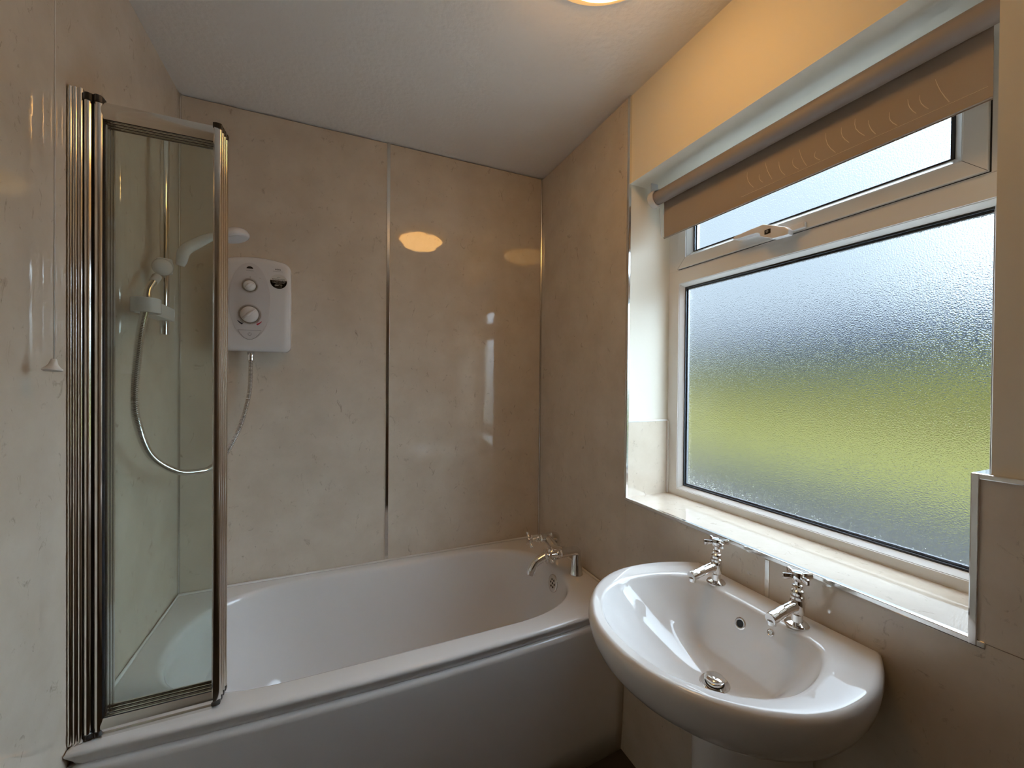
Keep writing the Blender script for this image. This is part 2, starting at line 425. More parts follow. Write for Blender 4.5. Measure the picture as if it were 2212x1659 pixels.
# bead-chain loop hanging by the left reveal
for dx in (-.006, .010):
    bm = bmesh.new(); tube(bm, [(fx + dx, -.7125, BZ - .03), (fx + dx + .002, -.7135, 1.95), (fx + .002, -.714, 1.885)], .0011, 6)
    obj('cord_loop', bm, M['cord'], bl, smooth=True)

# ------------------------------------------------------------------ ceiling lamp
LX, LY = -.410, -1.096
t = thing('ceiling_lamp', 'lit amber alabaster-glass dome lamp flush on the ceiling', 'ceiling lamp', (LX, LY, H))
bm = bmesh.new(); lathe(bm, [(.145, 0), (.145, -.012)], (LX, LY, H), n=64); obj('backplate', bm, M['plastic'], t, smooth=True, angle=40)
bm = bmesh.new(); lathe(bm, [(.132, -.014), (.178, -.015), (.185, -.018), (.186, -.021), (.182, -.0235), (.160, -.0275), (.150, -.030), (.133, -.031)], (LX, LY, H), n=72, cap0=True, cap1=True)
obj('glass_rim', bm, M['rim'], t, smooth=True, angle=50)
bm = bmesh.new()
lathe(bm, [(.148 * math.cos(a), -.0305 - .072 * math.sin(a)) for a in [i * PI / 2 / 14 for i in range(14)]] + [(.002, -.1028)], (LX, LY, H), n=72)
obj('glass_bowl', bm, M['bowl'], t, smooth=True)

# ------------------------------------------------------------------ bath
YC, XC = -.348, -.755
def bow(x):
    s = (x - XL) / 1.5
    return -.694 - .030 * math.sin(PI * s) ** .9 if 0 < s < 1 else -.694
def inner_r(th, grow=0.0):
    c, s = math.cos(th), math.sin(th); lo, hi = .01, 1.2
    for _ in range(40):
        mdl = (lo + hi) / 2; x, y = abs(mdl * c), abs(mdl * s)
        if c > 0: hx_, straight = .655, .30
        else: hx_, straight = .665, .30
        dx = max(0, x - straight) / (hx_ - straight + grow)
        if dx ** 2.4 + (y / (.293 + grow)) ** 2.4 < 1: lo = mdl
        else: hi = mdl
    return lo
NB = 192
def outer_pt(th, inset):
    c, s = math.cos(th), math.sin(th); lo, hi = .1, 1.4
    rc = .02
    def inside(x, y):
        x0, x1, y1, y0 = XL + inset + .001, -inset - .001, -inset - .001, bow(x) + inset
        if x < x0 or x > x1 or y < y0 or y > y1: return False
        return True
    for _ in range(40):
        mdl = (lo + hi) / 2
        if inside(XC + mdl * c, YC + mdl * s): lo = mdl
        else: hi = mdl
    return lo
corner = [math.atan2(y - YC, x - XC) for x, y in ((-.001, -.001), (XL + .001, -.001), (XL + .001, -.694), (-.001, -.694))]
ths = sorted([2 * PI * i / NB - PI for i in range(NB)] + corner)
def oring(inset, z): return [(XC + outer_pt(t, inset) * math.cos(t), YC + outer_pt(t, inset) * math.sin(t), z) for t in ths]
def iring(off, z):
    out = []
    for t in ths:
        left = max(0, -math.cos(t)) ** 3
        r = inner_r(t) - off * (1 + 1.8 * left * (1 if off > .02 else 0))
        out.append((XC + r * math.cos(t), YC + r * math.sin(t), z))
    return out
bath = thing('bathtub', 'white acrylic built-in bathtub with long bowed front panel', 'bathtub', (XC, YC, 0))
bm = bmesh.new()
rings = [oring(.020, .512), oring(.014, .518), oring(.008, .530), oring(.002, .543), oring(0, .549), oring(.002, .5545), oring(.008, .5585), oring(.018, .5595),
         iring(-.014, .5588), iring(-.004, .556), iring(.003, .549), iring(.007, .538), iring(.016, .48), iring(.030, .38), iring(.048, .28), iring(.066, .215), iring(.090, .182), iring(.125, .166), iring(.18, .160)]
loft(bm, rings, cap0=False, cap1=True)
obj('tub', bm, M['acrylic'], bath, smooth=True, angle=70)
bm = bmesh.new()
NP = 48
prof = [(.034, 0), (.027, .10), (.018, .30), (.011, .45), (.005, .495), (.0045, .506), (.009, .5125), (.015, .5145), (.035, .515)]
loft(bm, [[(XL + .001 + (1.498) * i / NP, bow(XL + .001 + 1.498 * i / NP) + dy, z) for i in range(NP + 1)] for dy, z in prof], closed=False, cap0=False, cap1=False)
o = obj('front_panel', bm, M['acrylic'], bath, smooth=True, angle=50)
sd = o.modifiers.new('s', 'SOLIDIFY'); sd.thickness = .006; sd.offset = -1
bm = bmesh.new()
tube(bm, [(XL + .0062, -.60, RIM + .001), (XL + .0062, -.0062, RIM + .001), (-.0062, -.0062, RIM + .001), (-.0062, -.66, RIM + .001)], .0052, 8)
obj('sealant_bead', bm, M['seal'], bath, smooth=True)
# overflow grille on the tap end
og = Vector((-.1165, YC, .492)); nrm = Vector((-1, 0, .18)).normalized()
bm = bmesh.new(); lathe(bm, [(.036, -.004), (.036, .0), (.034, .002), (.030, .0035), (.026, .0025), (.0005, .0015)], og, nrm, 40)
ov = obj('overflow_grille', bm, M['chrome'], bath, smooth=True, angle=50)
xx, yy, dd = frame_of(nrm)
for k in range(7):
    a = 2 * PI * k / 6; rr = 0 if k == 6 else .0155
    bm = bmesh.new(); lathe(bm, [(.0042, 0), (.0042, .0009)], og + xx * rr * math.cos(a) + yy * rr * math.sin(a) + nrm * .0018, nrm, 16)
    obj('drain_hole', bm, M['hole'], ov)

# ------------------------------------------------------------------ bath mixer tap
FXT = -.056
t = thing('bath_filler_tap', 'chrome two-pillar bath filler tap with cross handles on bath rim', 'tap', (FXT, -.35, RIM))
bar_z = .655
for y in (-.436, -.264):
    bm = bmesh.new()
    lathe(bm, [(.0270, 0), (.0270, .003), (.0250, .006), (.0175, .080)], (FXT, y, RIM + .0012), n=32)
    tube(bm, spline([(FXT, y, RIM + .079), (FXT + .001, y, RIM + .090), (FXT - .004, y, bar_z), (FXT - .018, y, bar_z + .004), (FXT - .035, y, bar_z + .003), (FXT - .075, y, bar_z + .002)], 6), [.0172] * 7 + [.0185] * 24, 24)
    obj('pillar', bm, M['chrome'], t, smooth=True, angle=60)
    bm = bmesh.new()
    lathe(bm, [(.0190, 0), (.0195, .003), (.0150, .008), (.0150, .012), (.0170, .014), (.0130, .019), (.0125, .023), (.0090, .026), (.0080, .045)], (FXT - .075, y, bar_z + .002), (-1, 0, 0), 24)
    obj('valve_stem', bm, M['chrome'], t, smooth=True, angle=35)
    bm = bmesh.new()
    hb = FXT - .075 - .045
    lathe(bm, [(.0105, 0), (.0130, .002), (.0135, .018), (.0120, .021)], (hb, y, bar_z + .002), (-1, 0, 0), 24)
    a0 = .35 if y < -.35 else .75
    for k in range(4):
        a = a0 + k * PI / 2; d = Vector((0, math.cos(a), math.sin(a))); c0 = Vector((hb - .011, y, bar_z + .002))
        tube(bm, [c0 + d * .008, c0 + d * .016, c0 + d * .033, c0 + d * .036], [.0050, .0055, .0075, .0055], 12)
    obj('cross_handle', bm, M['chrome'], t, smooth=True, angle=50)
bm = bmesh.new()
tube(bm, spline([(FXT - .045, -.425, bar_z), (FXT - .048, -.395, bar_z - .010), (FXT - .050, -.35, bar_z - .018), (FXT - .048, -.305, bar_z - .010), (FXT - .045, -.275, bar_z)], 6), [.016] * 4 + [.021] * 17 + [.016] * 4, 20)
obj('bridge', bm, M['chrome'], t, smooth=True)
bm = bmesh.new()
sp = spline([(FXT - .045, -.35, bar_z - .022), (FXT - .075, -.35, bar_z - .034), (FXT - .110, -.35, bar_z - .044), (FXT - .142, -.35, bar_z - .058), (FXT - .163, -.35, bar_z - .082), (FXT - .170, -.35, bar_z - .104)], 6)
tube(bm, sp, [.024 - .007 * min(1, i / 14) for i in range(len(sp))], 24)
lathe(bm, [(.020, 0), (.023, .006), (.021, .014)], (FXT - .050, -.35, bar_z - .046), n=24)
obj('spout', bm, M['chrome'], t, smooth=True, angle=60)

# ------------------------------------------------------------------ electric shower
SCX = -1.264; DY = -.085
sh = thing('electric_shower', 'white electric shower unit with two round dials on marbled back wall', 'shower unit', (-1.243, 0, 1.457))
def rrect(x0, x1, z0, z1, r, arch=0, n=10):
    pts = []
    for cx_, cz_, a0 in ((x1 - r, z1 - r, 0), (x0 + r, z1 - r, 90), (x0 + r, z0 + r, 180), (x1 - r, z0 + r, 270)):
        for k in range(n + 1):
            a = math.radians(a0 + 90 * k / n); pts.append([cx_ + r * math.cos(a), cz_ + r * math.sin(a)])
        if a0 == 0:
            for k in range(1, 12): pts.append([x1 - r - (x1 - x0 - 2 * r) * k / 12, z1])
    for p in pts:
        if p[1] > (z0 + z1) / 2:
            s = (p[0] - (x0 + x1) / 2) / ((x1 - x0) / 2); p[1] += arch * (1 - s * s) * (p[1] - (z0 + z1) / 2) / ((z1 - z0) / 2)
    return pts
X0, X1, Z0, Z1 = -1.353, -1.132, 1.457, 1.794
bm = bmesh.new()
rg = []
for y, ins, rr in ((0, .004, .02), (-.05, .001, .022), (-.066, 0, .024), (-.077, .004, .024), (-.083, .012, .022), (-.0855, .022, .02), (-.0865, .05, .02)):
    rg.append([(x, y, z) for x, z in rrect(X0 + ins, X1 - ins, Z0 + ins, Z1 - ins, rr, .017)])
loft(bm, rg); obj('case', bm, M['plastic'], sh, smooth=True, angle=50)
def oval(cx_, cz_, a, b, y, n=64, pw=2.0):
    return [(cx_ + a * abs(math.cos(t)) ** (2 / pw) * (1 if math.cos(t) >= 0 else -1), y, cz_ + b * abs(math.sin(t)) ** (2 / pw) * (1 if math.sin(t) >= 0 else -1)) for t in [2 * PI * i / n for i in range(n)]]
bm = bmesh.new()
loft(bm, [oval(SCX, 1.642, .066, .142, -.0862), oval(SCX, 1.642, .066, .142, -.0878), oval(SCX, 1.642, .063, .139, -.0884)])
fp = obj('oval_face', bm, M['plastic_dim'], sh, smooth=True, angle=40)
for zc, rr, nm in ((1.6985, .0265, 'upper'), (1.5925, .0365, 'lower')):
    bm = bmesh.new(); lathe(bm, [(rr + .001, .0), (rr + .001, .003), (rr - .002, .006), (rr - .0052, .002)], (SCX, -.0884, zc), (0, -1, 0), 48)
    d = obj('dial_ring', bm, M['chrome'], sh, smooth=True, angle=50)
    bm = bmesh.new(); lathe(bm, [(rr - .0065, .002), (rr - .0075, .008), (rr - .012, .013), (rr * .35, .017), (.0005, .018)], (SCX, -.0884, zc), (0, -1, 0), 48)
    kb = obj('dial', bm, M['plastic'], sh, smooth=True)
    bm = bmesh.new()      # grip bar across the dial
    tube(bm, [(SCX - (rr - .009) * .75, -.0984, zc - (rr - .009) * .62), (SCX, -.1055, zc), (SCX + (rr - .009) * .75, -.0984, zc + (rr - .009) * .62)], [.004, .0065, .004], 12)
    obj('grip', bm, M['plastic'], kb, smooth=True)
def arcmark(a0, a1, r0, r1, m, nm):
    bm = bmesh.new(); n = 12; P = []
    for k in range(n + 1):
        a = math.radians(a0 + (a1 - a0) * k / n); P.append((SCX + r1 * math.cos(a), 1.5925 + r1 * math.sin(a)))
    for k in range(n, -1, -1):
        a = math.radians(a0 + (a1 - a0) * k / n); ri = r1 - (r1 - r0) * (.3 + .7 * (k / n)); P.append((SCX + ri * math.cos(a), 1.5925 + ri * math.sin(a)))
    loft(bm, [[(x, y, z) for x, z in P] for y in (-.0882, -.0893)]); obj(nm, bm, m, sh)
arcmark(212, 238, .0395, .0455, M['navy'], 'cold_mark'); arcmark(328, 302, .0395, .0455, M['red'], 'hot_mark')
# power button outline and icon
bm = bmesh.new()
pw = [(SCX - .037, 1.5345), (SCX + .037, 1.5345), (SCX + .030, 1.521), (SCX + .018, 1.507), (SCX + .006, 1.5005), (SCX - .006, 1.5005), (SCX - .018, 1.507), (SCX - .030, 1.521), (SCX - .037, 1.5345)]
tube(bm, [(x, -.0885, z) for x, z in pw], .0006, 6); pb = obj('power_button', bm, M['grey'], sh)
bm = bmesh.new()
tube(bm, [(SCX + .0052 * math.sin(a), -.0886, 1.5205 + .0052 * math.cos(a)) for a in [math.radians(q) for q in range(35, 326, 15)]], .0006, 6)
tube(bm, [(SCX, -.0886, 1.522), (SCX, -.0886, 1.5275)], .0006, 6); obj('power_icon', bm, M['grey'], pb)
# small black half-disc light above the dials
bm = bmesh.new(); P = [(SCX + .0105 * math.cos(a), 1.762 + .0085 * math.sin(a)) for a in [PI * k / 14 for k in range(15)]]
loft(bm, [[(x, y, z) for x, z in P] for y in (-.0862, -.0888)]); obj('warning_light', bm, M['hole'], sh)
def face_mtx(x, z, y=-.0869): return Matrix.Translation((x, y, z)) @ Matrix.Rotation(PI / 2, 4, 'X')
def txt(nm, s, size, m, par, x, z, y=-.0869, bold=0.0):
    o = text(nm, s, size, m, par, Matrix.Translation(-par.matrix_world.translation if False else Vector((0, 0, 0))) @ face_mtx(x, z, y), bold=bold)
    if par.type == 'EMPTY': o.matrix_parent_inverse = Matrix.Translation(-par.location)
    return o
txt('printed_text', 'mira', .0105, M['grey'], sh, -1.174, 1.7665, bold=.0002)
bm = bmesh.new(); tube(bm, [(-1.190, -.0868, 1.7625), (-1.180, -.0868, 1.7612), (-1.168, -.0868, 1.7622), (-1.158, -.0868, 1.7618)], .0004, 6); obj('printed_swoosh', bm, M['grey'], sh)
txt('printed_text', 'low pressure', .0045, M['grey'], sh, SCX, 1.7535, -.0886)
txt('printed_text', '•', .012, M['grey'], sh, SCX + .001, 1.727, -.0886)
txt('printed_text', '~', .009, M['grey'], sh, SCX + .032, 1.7275, -.0886)
# sticker
STX, STZ, SR = -1.1715, 1.7235, .0275
bm = bmesh.new(); loft(bm, [oval(STX, STZ, SR + .0015, SR + .0005, y, 48) for y in (-.0860, -.0872)])
stk = obj('sticker', bm, M['label'], sh)
bm = bmesh.new()
P = [(STX + SR * math.cos(a), STZ + (SR - .001) * math.sin(a)) for a in [math.radians(q) for q in range(170, 371, 8)]]
loft(bm, [[(x, y, z) for x, z in P] for y in (-.0871, -.0876)]); obj('black_half', bm, M['sticker'], stk)
for s, sz, z, m_ in (('mira', .0062, STZ + .0150, 'grey'), ('REGISTER NOW', .0058, STZ + .0068, 'sticker'), ('TO EXTEND YOUR FREE', .0042, STZ - .0005, 'label'), ('2 YEAR GUARANTEE', .0042, STZ - .0055, 'label'), ('Call us now on', .0032, STZ - .0100, 'label'), ('0800 167', .0068, STZ - .0165, 'label'), ('quote your number', .0030, STZ - .0212, 'label')):
    o = txt('sticker_text', s, sz, M[m_], stk, STX, z, -.0878 if m_ == 'label' else -.0874)
    o.matrix_parent_inverse = Matrix()

# ------------------------------------------------------------------ shower rail, handset, hose
RX, RY = -1.452, -.285
t = thing('shower_rail', 'vertical chrome shower riser rail with white slider on left wall', 'shower rail', (XL, RY, 1.49))
bm = bmesh.new(); lathe(bm, [(.0115, 0), (.0115, .665)], (RX, RY, 1.487), n=24); obj('rail', bm, M['chrome'], t, smooth=True, angle=40)
for z in (2.10,):
    bm = bmesh.new(); lathe(bm, [(.013, 0), (.013, RX - XL)], (XL, RY, z), (1, 0, 0), 20); obj('wall_mount', bm, M['plastic_dim'], t, smooth=True, angle=40)
bm = bmesh.new(); P = rrect(RX - .020, RX + .022, -.420, RY + .018, .012)
loft(bm, [[(x, y, z) for x, y in P] for z in (1.530, 1.569)])
lathe(bm, [(.024, 0), (.032, 0), (.032, .039), (.024, .039), (.024, 0)], (-1.442, -.448, 1.530), n=40, cap0=False, cap1=False); obj('hose_retainer', bm, M['plastic'], t, smooth=True, angle=40, bevel=.002)
bm = bmesh.new(); lathe(bm, [(.012, -.032), (.020, -.028), (.0245, -.014), (.0255, 0), (.0245, .014), (.020, .028), (.012, .032)], (RX + .002, RY - .022, 1.688), (.25, -1, -.25), 28)
lathe(bm, [(.019, -.022), (.022, 0), (.019, .022)], (RX, RY, 1.695), n=24)
obj('slider', bm, M['plastic'], t, smooth=True, angle=60)
t = thing('shower_handset', 'white plastic shower handset held on the riser rail, head pointing right', 'shower handset', (-1.43, -.315, 1.70))
hs = [(-1.4105, -.299, 1.699), (-1.406, -.301, 1.714), (-1.395, -.31, 1.745), (-1.365, -.302, 1.775), (-1.335, -.30, 1.797), (-1.310, -.30, 1.808)]
bm = bmesh.new(); pp = spline(hs, 5); tube(bm, pp, [.0105 + .0055 * math.sin(PI * min(1, i / len(pp) * 1.15)) for i in range(len(pp))], 20)
obj('handle', bm, M['plastic'], t, smooth=True)
bm = bmesh.new(); lathe(bm, [(.012, .020), (.030, .012), (.039, .002), (.041, -.008), (.038, -.014), (.034, -.0155)], (-1.272, -.298, 1.818), (-.30, .05, .95), 36)
hd = obj('spray_head', bm, M['plastic'], t, smooth=True, angle=60)
bm = bmesh.new(); lathe(bm, [(.033, -.0157), (.033, -.0168)], (-1.272, -.298, 1.818), (-.30, .05, .95), 32); obj('spray_plate', bm, M['plastic_dim'], hd)
# ribbed hose
hp = [(-1.4525, -.362, 1.634), (-1.4515, -.402, 1.600), (-1.443, -.4375, 1.567), (-1.441, -.458, 1.532), (-1.437, -.500, 1.46), (-1.434, -.540, 1.315), (-1.434, -.518, 1.232), (-1.432, -.440, 1.140), (-1.405, -.336, 1.075), (-1.378, -.235, 1.052), (-1.358, -.185, 1.053), (-1.329, -.110, 1.090), (-1.294, -.075, 1.180), (-1.270, -.052, 1.30), (-1.267, -.045, 1.40), (-1.267, -.045, 1.425)]
pp = spline(hp, 30)
L = [0]
for a, b in zip(pp, pp[1:]): L.append(L[-1] + (b - a).length)
step = .00118; res = []; k = 0; s = 0
while s < L[-1]:
    while L[k + 1] < s: k += 1
    tt = (s - L[k]) / max(1e-9, L[k + 1] - L[k]); res.append(pp[k].lerp(pp[k + 1], tt)); s += step
t = thing('shower_hose', 'ribbed silver shower hose looping from the handset to the unit', 'shower hose', (-1.40, -.3, 1.05))
bm = bmesh.new(); tube(bm, res, [.0092 if (i % 4) in (0, 1) else .0066 for i in range(len(res))], 12)
hz = obj('ribbed_sleeve', bm, [M['chrome'], M['groove']], t, smooth=True, angle=80)
for p in hz.data.polygons:
    if (p.index // 12) % 4 == 2: p.material_index = 1
bm = bmesh.new(); lathe(bm, [(.0115, 0), (.0115, .028), (.010, .0325)], (-1.267, -.045, 1.424), n=24); obj('chrome_connector', bm, M['chrome'], t, smooth=True, angle=40)
bm = bmesh.new(); tube(bm, [(-1.4510, -.347, 1.6500), (-1.4525, -.366, 1.630)], [.0115, .0105], 20); obj('end_cone', bm, M['plastic_dim'], t, smooth=True)

# ------------------------------------------------------------------ folding bath screen
S0 = RIM + .004; ST = 1.966
t = thing('folding_bath_screen', 'folded chrome-framed glass shower screen standing on the bath rim', 'bath screen', (XL, -.67, RIM))
def flute(x0, x1, y, depth, nf, amp=.003):
    """fluted profile outline: scalloped front towards -y"""
    P = []; n = nf * 8
    for i in range(n + 1):
        s = i / n; P.append((x0 + (x1 - x0) * s, y - amp * abs(math.sin(PI * s * nf))))
    P += [(x1, y + depth), (x0, y + depth)]
    return P
bm = bmesh.new(); extrude_z(bm, flute(XL + .0005, XL + .0255, -.678, .030, 3, .003), S0 - .003, ST + .01)
obj('wall_channel', bm, M['alu'], t, smooth=True, angle=35)
def post(x0, x1, y, d, name='hinge_post', nf=2):
    bm = bmesh.new(); extrude_z(bm, flute(x0, x1, y, d, nf, .0045), S0 + .012, ST - .012)
    return bm
XH0, XH1, XG1, XS1 = -1.4735, -1.443, -1.2435, -1.2285
YP = [-.676, -.661, -.646, -.631]
for k, y in enumerate(YP):
    dx = .001 * k
    bm = bmesh.new()
    if k == 0:
        extrude_z(bm, flute(XH0, XH0 + .0125, y - .001, .018, 1, .0045), S0 + .012, ST - .012)
        extrude_z(bm, [(XH0 + .0127, y + .004), (XH0 + .0163, y + .004), (XH0 + .0163, y + .012), (XH0 + .0127, y + .012)], S0 + .012, ST - .012, mi=1)
        extrude_z(bm, flute(XH0 + .0165, XH1, y - .001, .014, 1, .004), S0 + .012, ST - .012)
    else:
        extrude_z(bm, flute(XH0 + .006, XH1 + .003, y, .011, 1, .003), S0 + .012, ST - .012)
    # free-edge stile, ribbed on its end
    P = [(XG1 + dx, y), (XG1 + .003 + dx, y - .003), (XS1 - .006 + dx, y - .003), (XS1 + dx, y + .001)]
    for q in range(9): P.append((XS1 + dx + .0022 * math.sin(PI * q / 8), y + .001 + .010 * q / 8))
    P += [(XG1 + dx, y + .012)]
    extrude_z(bm, P, S0 + .012, ST - .012)
    # top and bottom rails
    for z0, z1 in ((S0 + .003, S0 + .036), (ST - .044, ST - .008)):
        zc = (z0 + z1) / 2; hh = (z1 - z0) / 2
        prof = [(y + .011, z0)] + [(y + .0015 - .0045 * math.sin(PI * q / 8) , z0 + (z1 - z0) * q / 8) for q in range(9)] + [(y + .011, z1)]
        loft(bm, [[(x, a, b) for a, b in prof] for x in (XH1 - .002, XG1 + .004)])
    lf = obj('screen_leaf', bm, [M['alu'], M['cap']], t, smooth=True, angle=35)
    obj('glass_panel', bx(XH1 - .001, XG1 + .003, y + .0035, y + .0085, S0 + .030, ST - .040), M['glass'], lf)
    # dark seals along the glass
    bm = bmesh.new()
    zz0, zz1 = S0 + .036, ST - .044
    box(bm, XH1, XH1 + .0030, y + .0015, y + .0033, zz0, zz1)
    box(bm, XH1, XG1, y + .0015, y + .0033, zz0, zz0 + .0015); box(bm, XH1, XG1, y + .0015, y + .0033, zz1 - .0015, zz1)
    obj('seal_strip', bm, M['gasket'], lf)
    # end caps top and bottom
    for z0, z1 in ((S0 + .002, S0 + .013), (ST - .013, ST)):
        bm = bmesh.new()
        extrude_z(bm, flute(XG1 + dx - .001, XS1 + dx + .002, y - .001, .013, 1, .003), z0 if z0 < 1 else z0 - .001 * 0, z1)
        obj('end_cap', bm, M['cap'], lf, bevel=.001)
        bm = bmesh.new()
        if k == 0:
            extrude_z(bm, flute(XH0 - .0005, XH1 + .0005, y - .002, .018, 2, .005), z0, z1 + (.003 if z0 > 1 else 0))
        else:
            extrude_z(bm, flute(XH0 + .005, XH1 + .004, y, .012, 1, .003), z0, z1 - .002)
        obj('end_cap', bm, M['cap'], lf, bevel=.001)
# pull handles: slim stick-on bars near the top edge of the front leaf
bm = bmesh.new(); box(bm, XH1, XG1, -.678, -.668, S0 - .0035, S0 + .003)
obj('bottom_seal', bm, M['trim'], t)

# ------------------------------------------------------------------ pull cord
cx_, cy_ = -1.4605, -.803
t = thing('light_pull_cord', 'white ceiling pull cord with bell-shaped pull hanging beside left wall', 'pull cord', (cx_, cy_, H))
bm = bmesh.new(); tube(bm, [(cx_, cy_ + .001, H), (cx_, cy_, 1.9), (cx_ + .001, cy_ - .005, 1.388)], .0012, 8); obj('cord', bm, M['cord'], t, smooth=True)
bm = bmesh.new(); lathe(bm, [(.0035, .0), (.0045, -.002), (.0065, -.010), (.0105, -.016), (.0138, -.0185), (.0140, -.0215), (.012, -.023)], (cx_ + .001, cy_ - .005, 1.389), (.05, .12, 1), 32)
obj('bell_pull', bm, M['cord'], t, smooth=True, angle=50)
bm = bmesh.new(); lathe(bm, [(.035, 0), (.035, -.012), (.012, -.030), (.004, -.034)], (cx_ + .0, cy_ + .001, H), n=32); obj('ceiling_switch', bm, M['plastic'], t, smooth=True, angle=50)

# ------------------------------------------------------------------ washbasin
BY = -1.212; BT = .835
bs = thing('washbasin', 'white ceramic half-round pedestal washbasin below the window', 'washbasin', (-.2, BY, 0))
def halfw(x):
    """half width of the rim at depth x (0 at the wall, negative into the room)"""
    d = -x
    pts = [(0, .218), (.05, .240), (.1, .260), (.15, .271), (.2, .275), (.25, .270), (.3, .254), (.35, .228), (.4, .187), (.44, .132), (.46, .088), (.472, .040), (.475, 0)]
    for (a, va), (b, vb) in zip(pts, pts[1:]):
        if d <= b: return va + (vb - va) * (d - a) / (b - a)
    return 0
# outline of the rim as a closed smooth loop of points, by angle from a centre
RC = Vector((-.20, BY))
outl = [(0.0, .218), (-.05, .243), (-.1, .261), (-.15, .2715), (-.2, .275), (-.25, .2715), (-.3, .257), (-.35, .230), (-.395, .192), (-.43, .148), (-.456, .098), (-.470, .050), (-.475, 0)]
loopv = [Vector((x, BY + h, 0)) for x, h in outl] + [Vector((x, BY - h, 0)) for x, h in outl[-2::-1]]
sp_ = spline(loopv, 10)
backn = 24
back = [Vector((0, BY - .218 + .436 * k / backn, 0)) for k in range(1, backn)]
loop = [Vector((p.x, p.y, 0)) for p in sp_] + back
def ray(loop2, th):
    c = Vector((math.cos(th), math.sin(th))); best = None
    n = len(loop2)
    for i in range(n):
        a = Vector((loop2[i].x, loop2[i].y)) - RC; b = Vector((loop2[(i + 1) % n].x, loop2[(i + 1) % n].y)) - RC
        ca = a.x * c.y - a.y * c.x; cb = b.x * c.y - b.y * c.x
        if (ca <= 0 < cb) or (cb <= 0 < ca):
            q = a.lerp(b, ca / (ca - cb)); d = q.dot(c)
            if d > 0: best = d if best is None else max(best, d)
    return best
inn = [(-.088, .125), (-.093, .150), (-.105, .168), (-.135, .186), (-.18, .203), (-.23, .2125), (-.28, .2115), (-.33, .195), (-.375, .163), (-.41, .118), (-.432, .065), (-.438, 0)]
iv = [Vector((x, BY + h, 0)) for x, h in inn] + [Vector((x, BY - h, 0)) for x, h in inn[-2::-1]]
iloop = [Vector((p.x, p.y, 0)) for p in spline(iv, 10)] + [Vector((-.088, BY - .125 + .25 * k / 16, 0)) for k in range(1, 16)]
NT = 160
cang = [math.atan2(s * .218, .20) for s in (1, -1)]
tb = sorted([2 * PI * i / NT - PI + .004 for i in range(NT)] + cang)
OR = [ray(loop, a) or .2 for a in tb]; IR = [ray(iloop, a) for a in tb]
def pt(r, a, z): return Vector((RC.x + r * math.cos(a), RC.y + r * math.sin(a), z))
def clampx(p): p.x = min(p.x, -.0005); return p
rings = []
# underside up to the rim; scale toward a point at the wall so the bowl tapers back to the pedestal
def oscale(s, z, ins=0):
    out = []
    for r, a in zip(OR, tb):
        p = pt(r - ins, a, z); c = Vector((-.03, BY, z)); q = c + (p - c) * s; q.z = z; out.append(clampx(q))
    return out
for s, z in ((.30, .615), (.50, .628), (.62, .655), (.74, .688), (.85, .718), (.92, .744), (.965, .768), (.990, .792)): rings.append(oscale(s, z))
rings += [oscale(1, .812), oscale(1, .823, .001), oscale(1, .830, .0035), oscale(1, .834, .008), oscale(1, .8355, .014)]
def mixr(t_, z, off=0): # t_ 0 outer, 1 inner opening
    return [clampx(pt(r0 + (r1 - r0) * t_ - off, a, z)) for r0, r1, a in zip(OR, IR, tb)]
rings += [mixr(.45, .8350), mixr(.80, .8345), mixr(.93, .8335), mixr(1.0, .8300), mixr(1.0, .8245, .0025)]
DR = Vector((-.192, BY - .001)); DZ = .680
def bowl(s, z):
    """shrink the opening toward the waste"""
    out = []
    for r1, a in zip(IR, tb):
        p = pt(r1 - .003, a, z); c = Vector((DR.x, DR.y, z)); 
        out.append(c + (p - c) * s)
    return out
def depth_pt(r1, a, t_):
    """t_: 0 at the opening, 1 at the waste; the back wall drops steeply, the front is a long slope"""
    p = pt(r1 - .003, a, 0); c = Vector((DR.x, DR.y, 0)); v = c - p
    back_ = max(0.0, math.cos(a))              # facing the wall
    back_ = min(1, max(0, (p.x + .20) / .10)); back_ = back_ * back_ * (3 - 2 * back_)
    zs = math.sin(t_ * PI / 2) ** .85           # gentle round bowl: steep first
    zb = min(1, t_ * 2.0) ** 1.0
    if t_ > .42: zb = .84 + .16 * math.sin((t_ - .42) / .58 * PI / 2)
    zf = zs * (1 - back_) + zb * back_
    q = p + v * t_; q.z = .824 + (DZ - .824) * zf
    return q
for k in range(1, 19):
    t_ = k / 20
    rings.append([depth_pt(r1, a, t_) for r1, a in zip(IR, tb)])
bm = bmesh.new(); loft(bm, rings, cap0=True, cap1=True)
obj('basin', bm, M['ceramic'], bs, smooth=True, angle=75)
# pedestal
bm = bmesh.new()
def ped(rx, ry, z, x0=-.005):
    out = []
    for k in range(33):
        a = PI * k / 32 - PI / 2
        out.append((-.08 - rx * math.cos(a) , BY + ry * math.sin(a), z))
    out += [(x0, BY + ry, z), (x0, BY - ry, z)]
    return out
loft(bm, [ped(.17, .125, 0), ped(.17, .125, .03), ped(.145, .103, .08), ped(.140, .098, .30), ped(.145, .100, .55), ped(.160, .110, .655)])
obj('pedestal', bm, M['ceramic'], bs, smooth=True, angle=50)
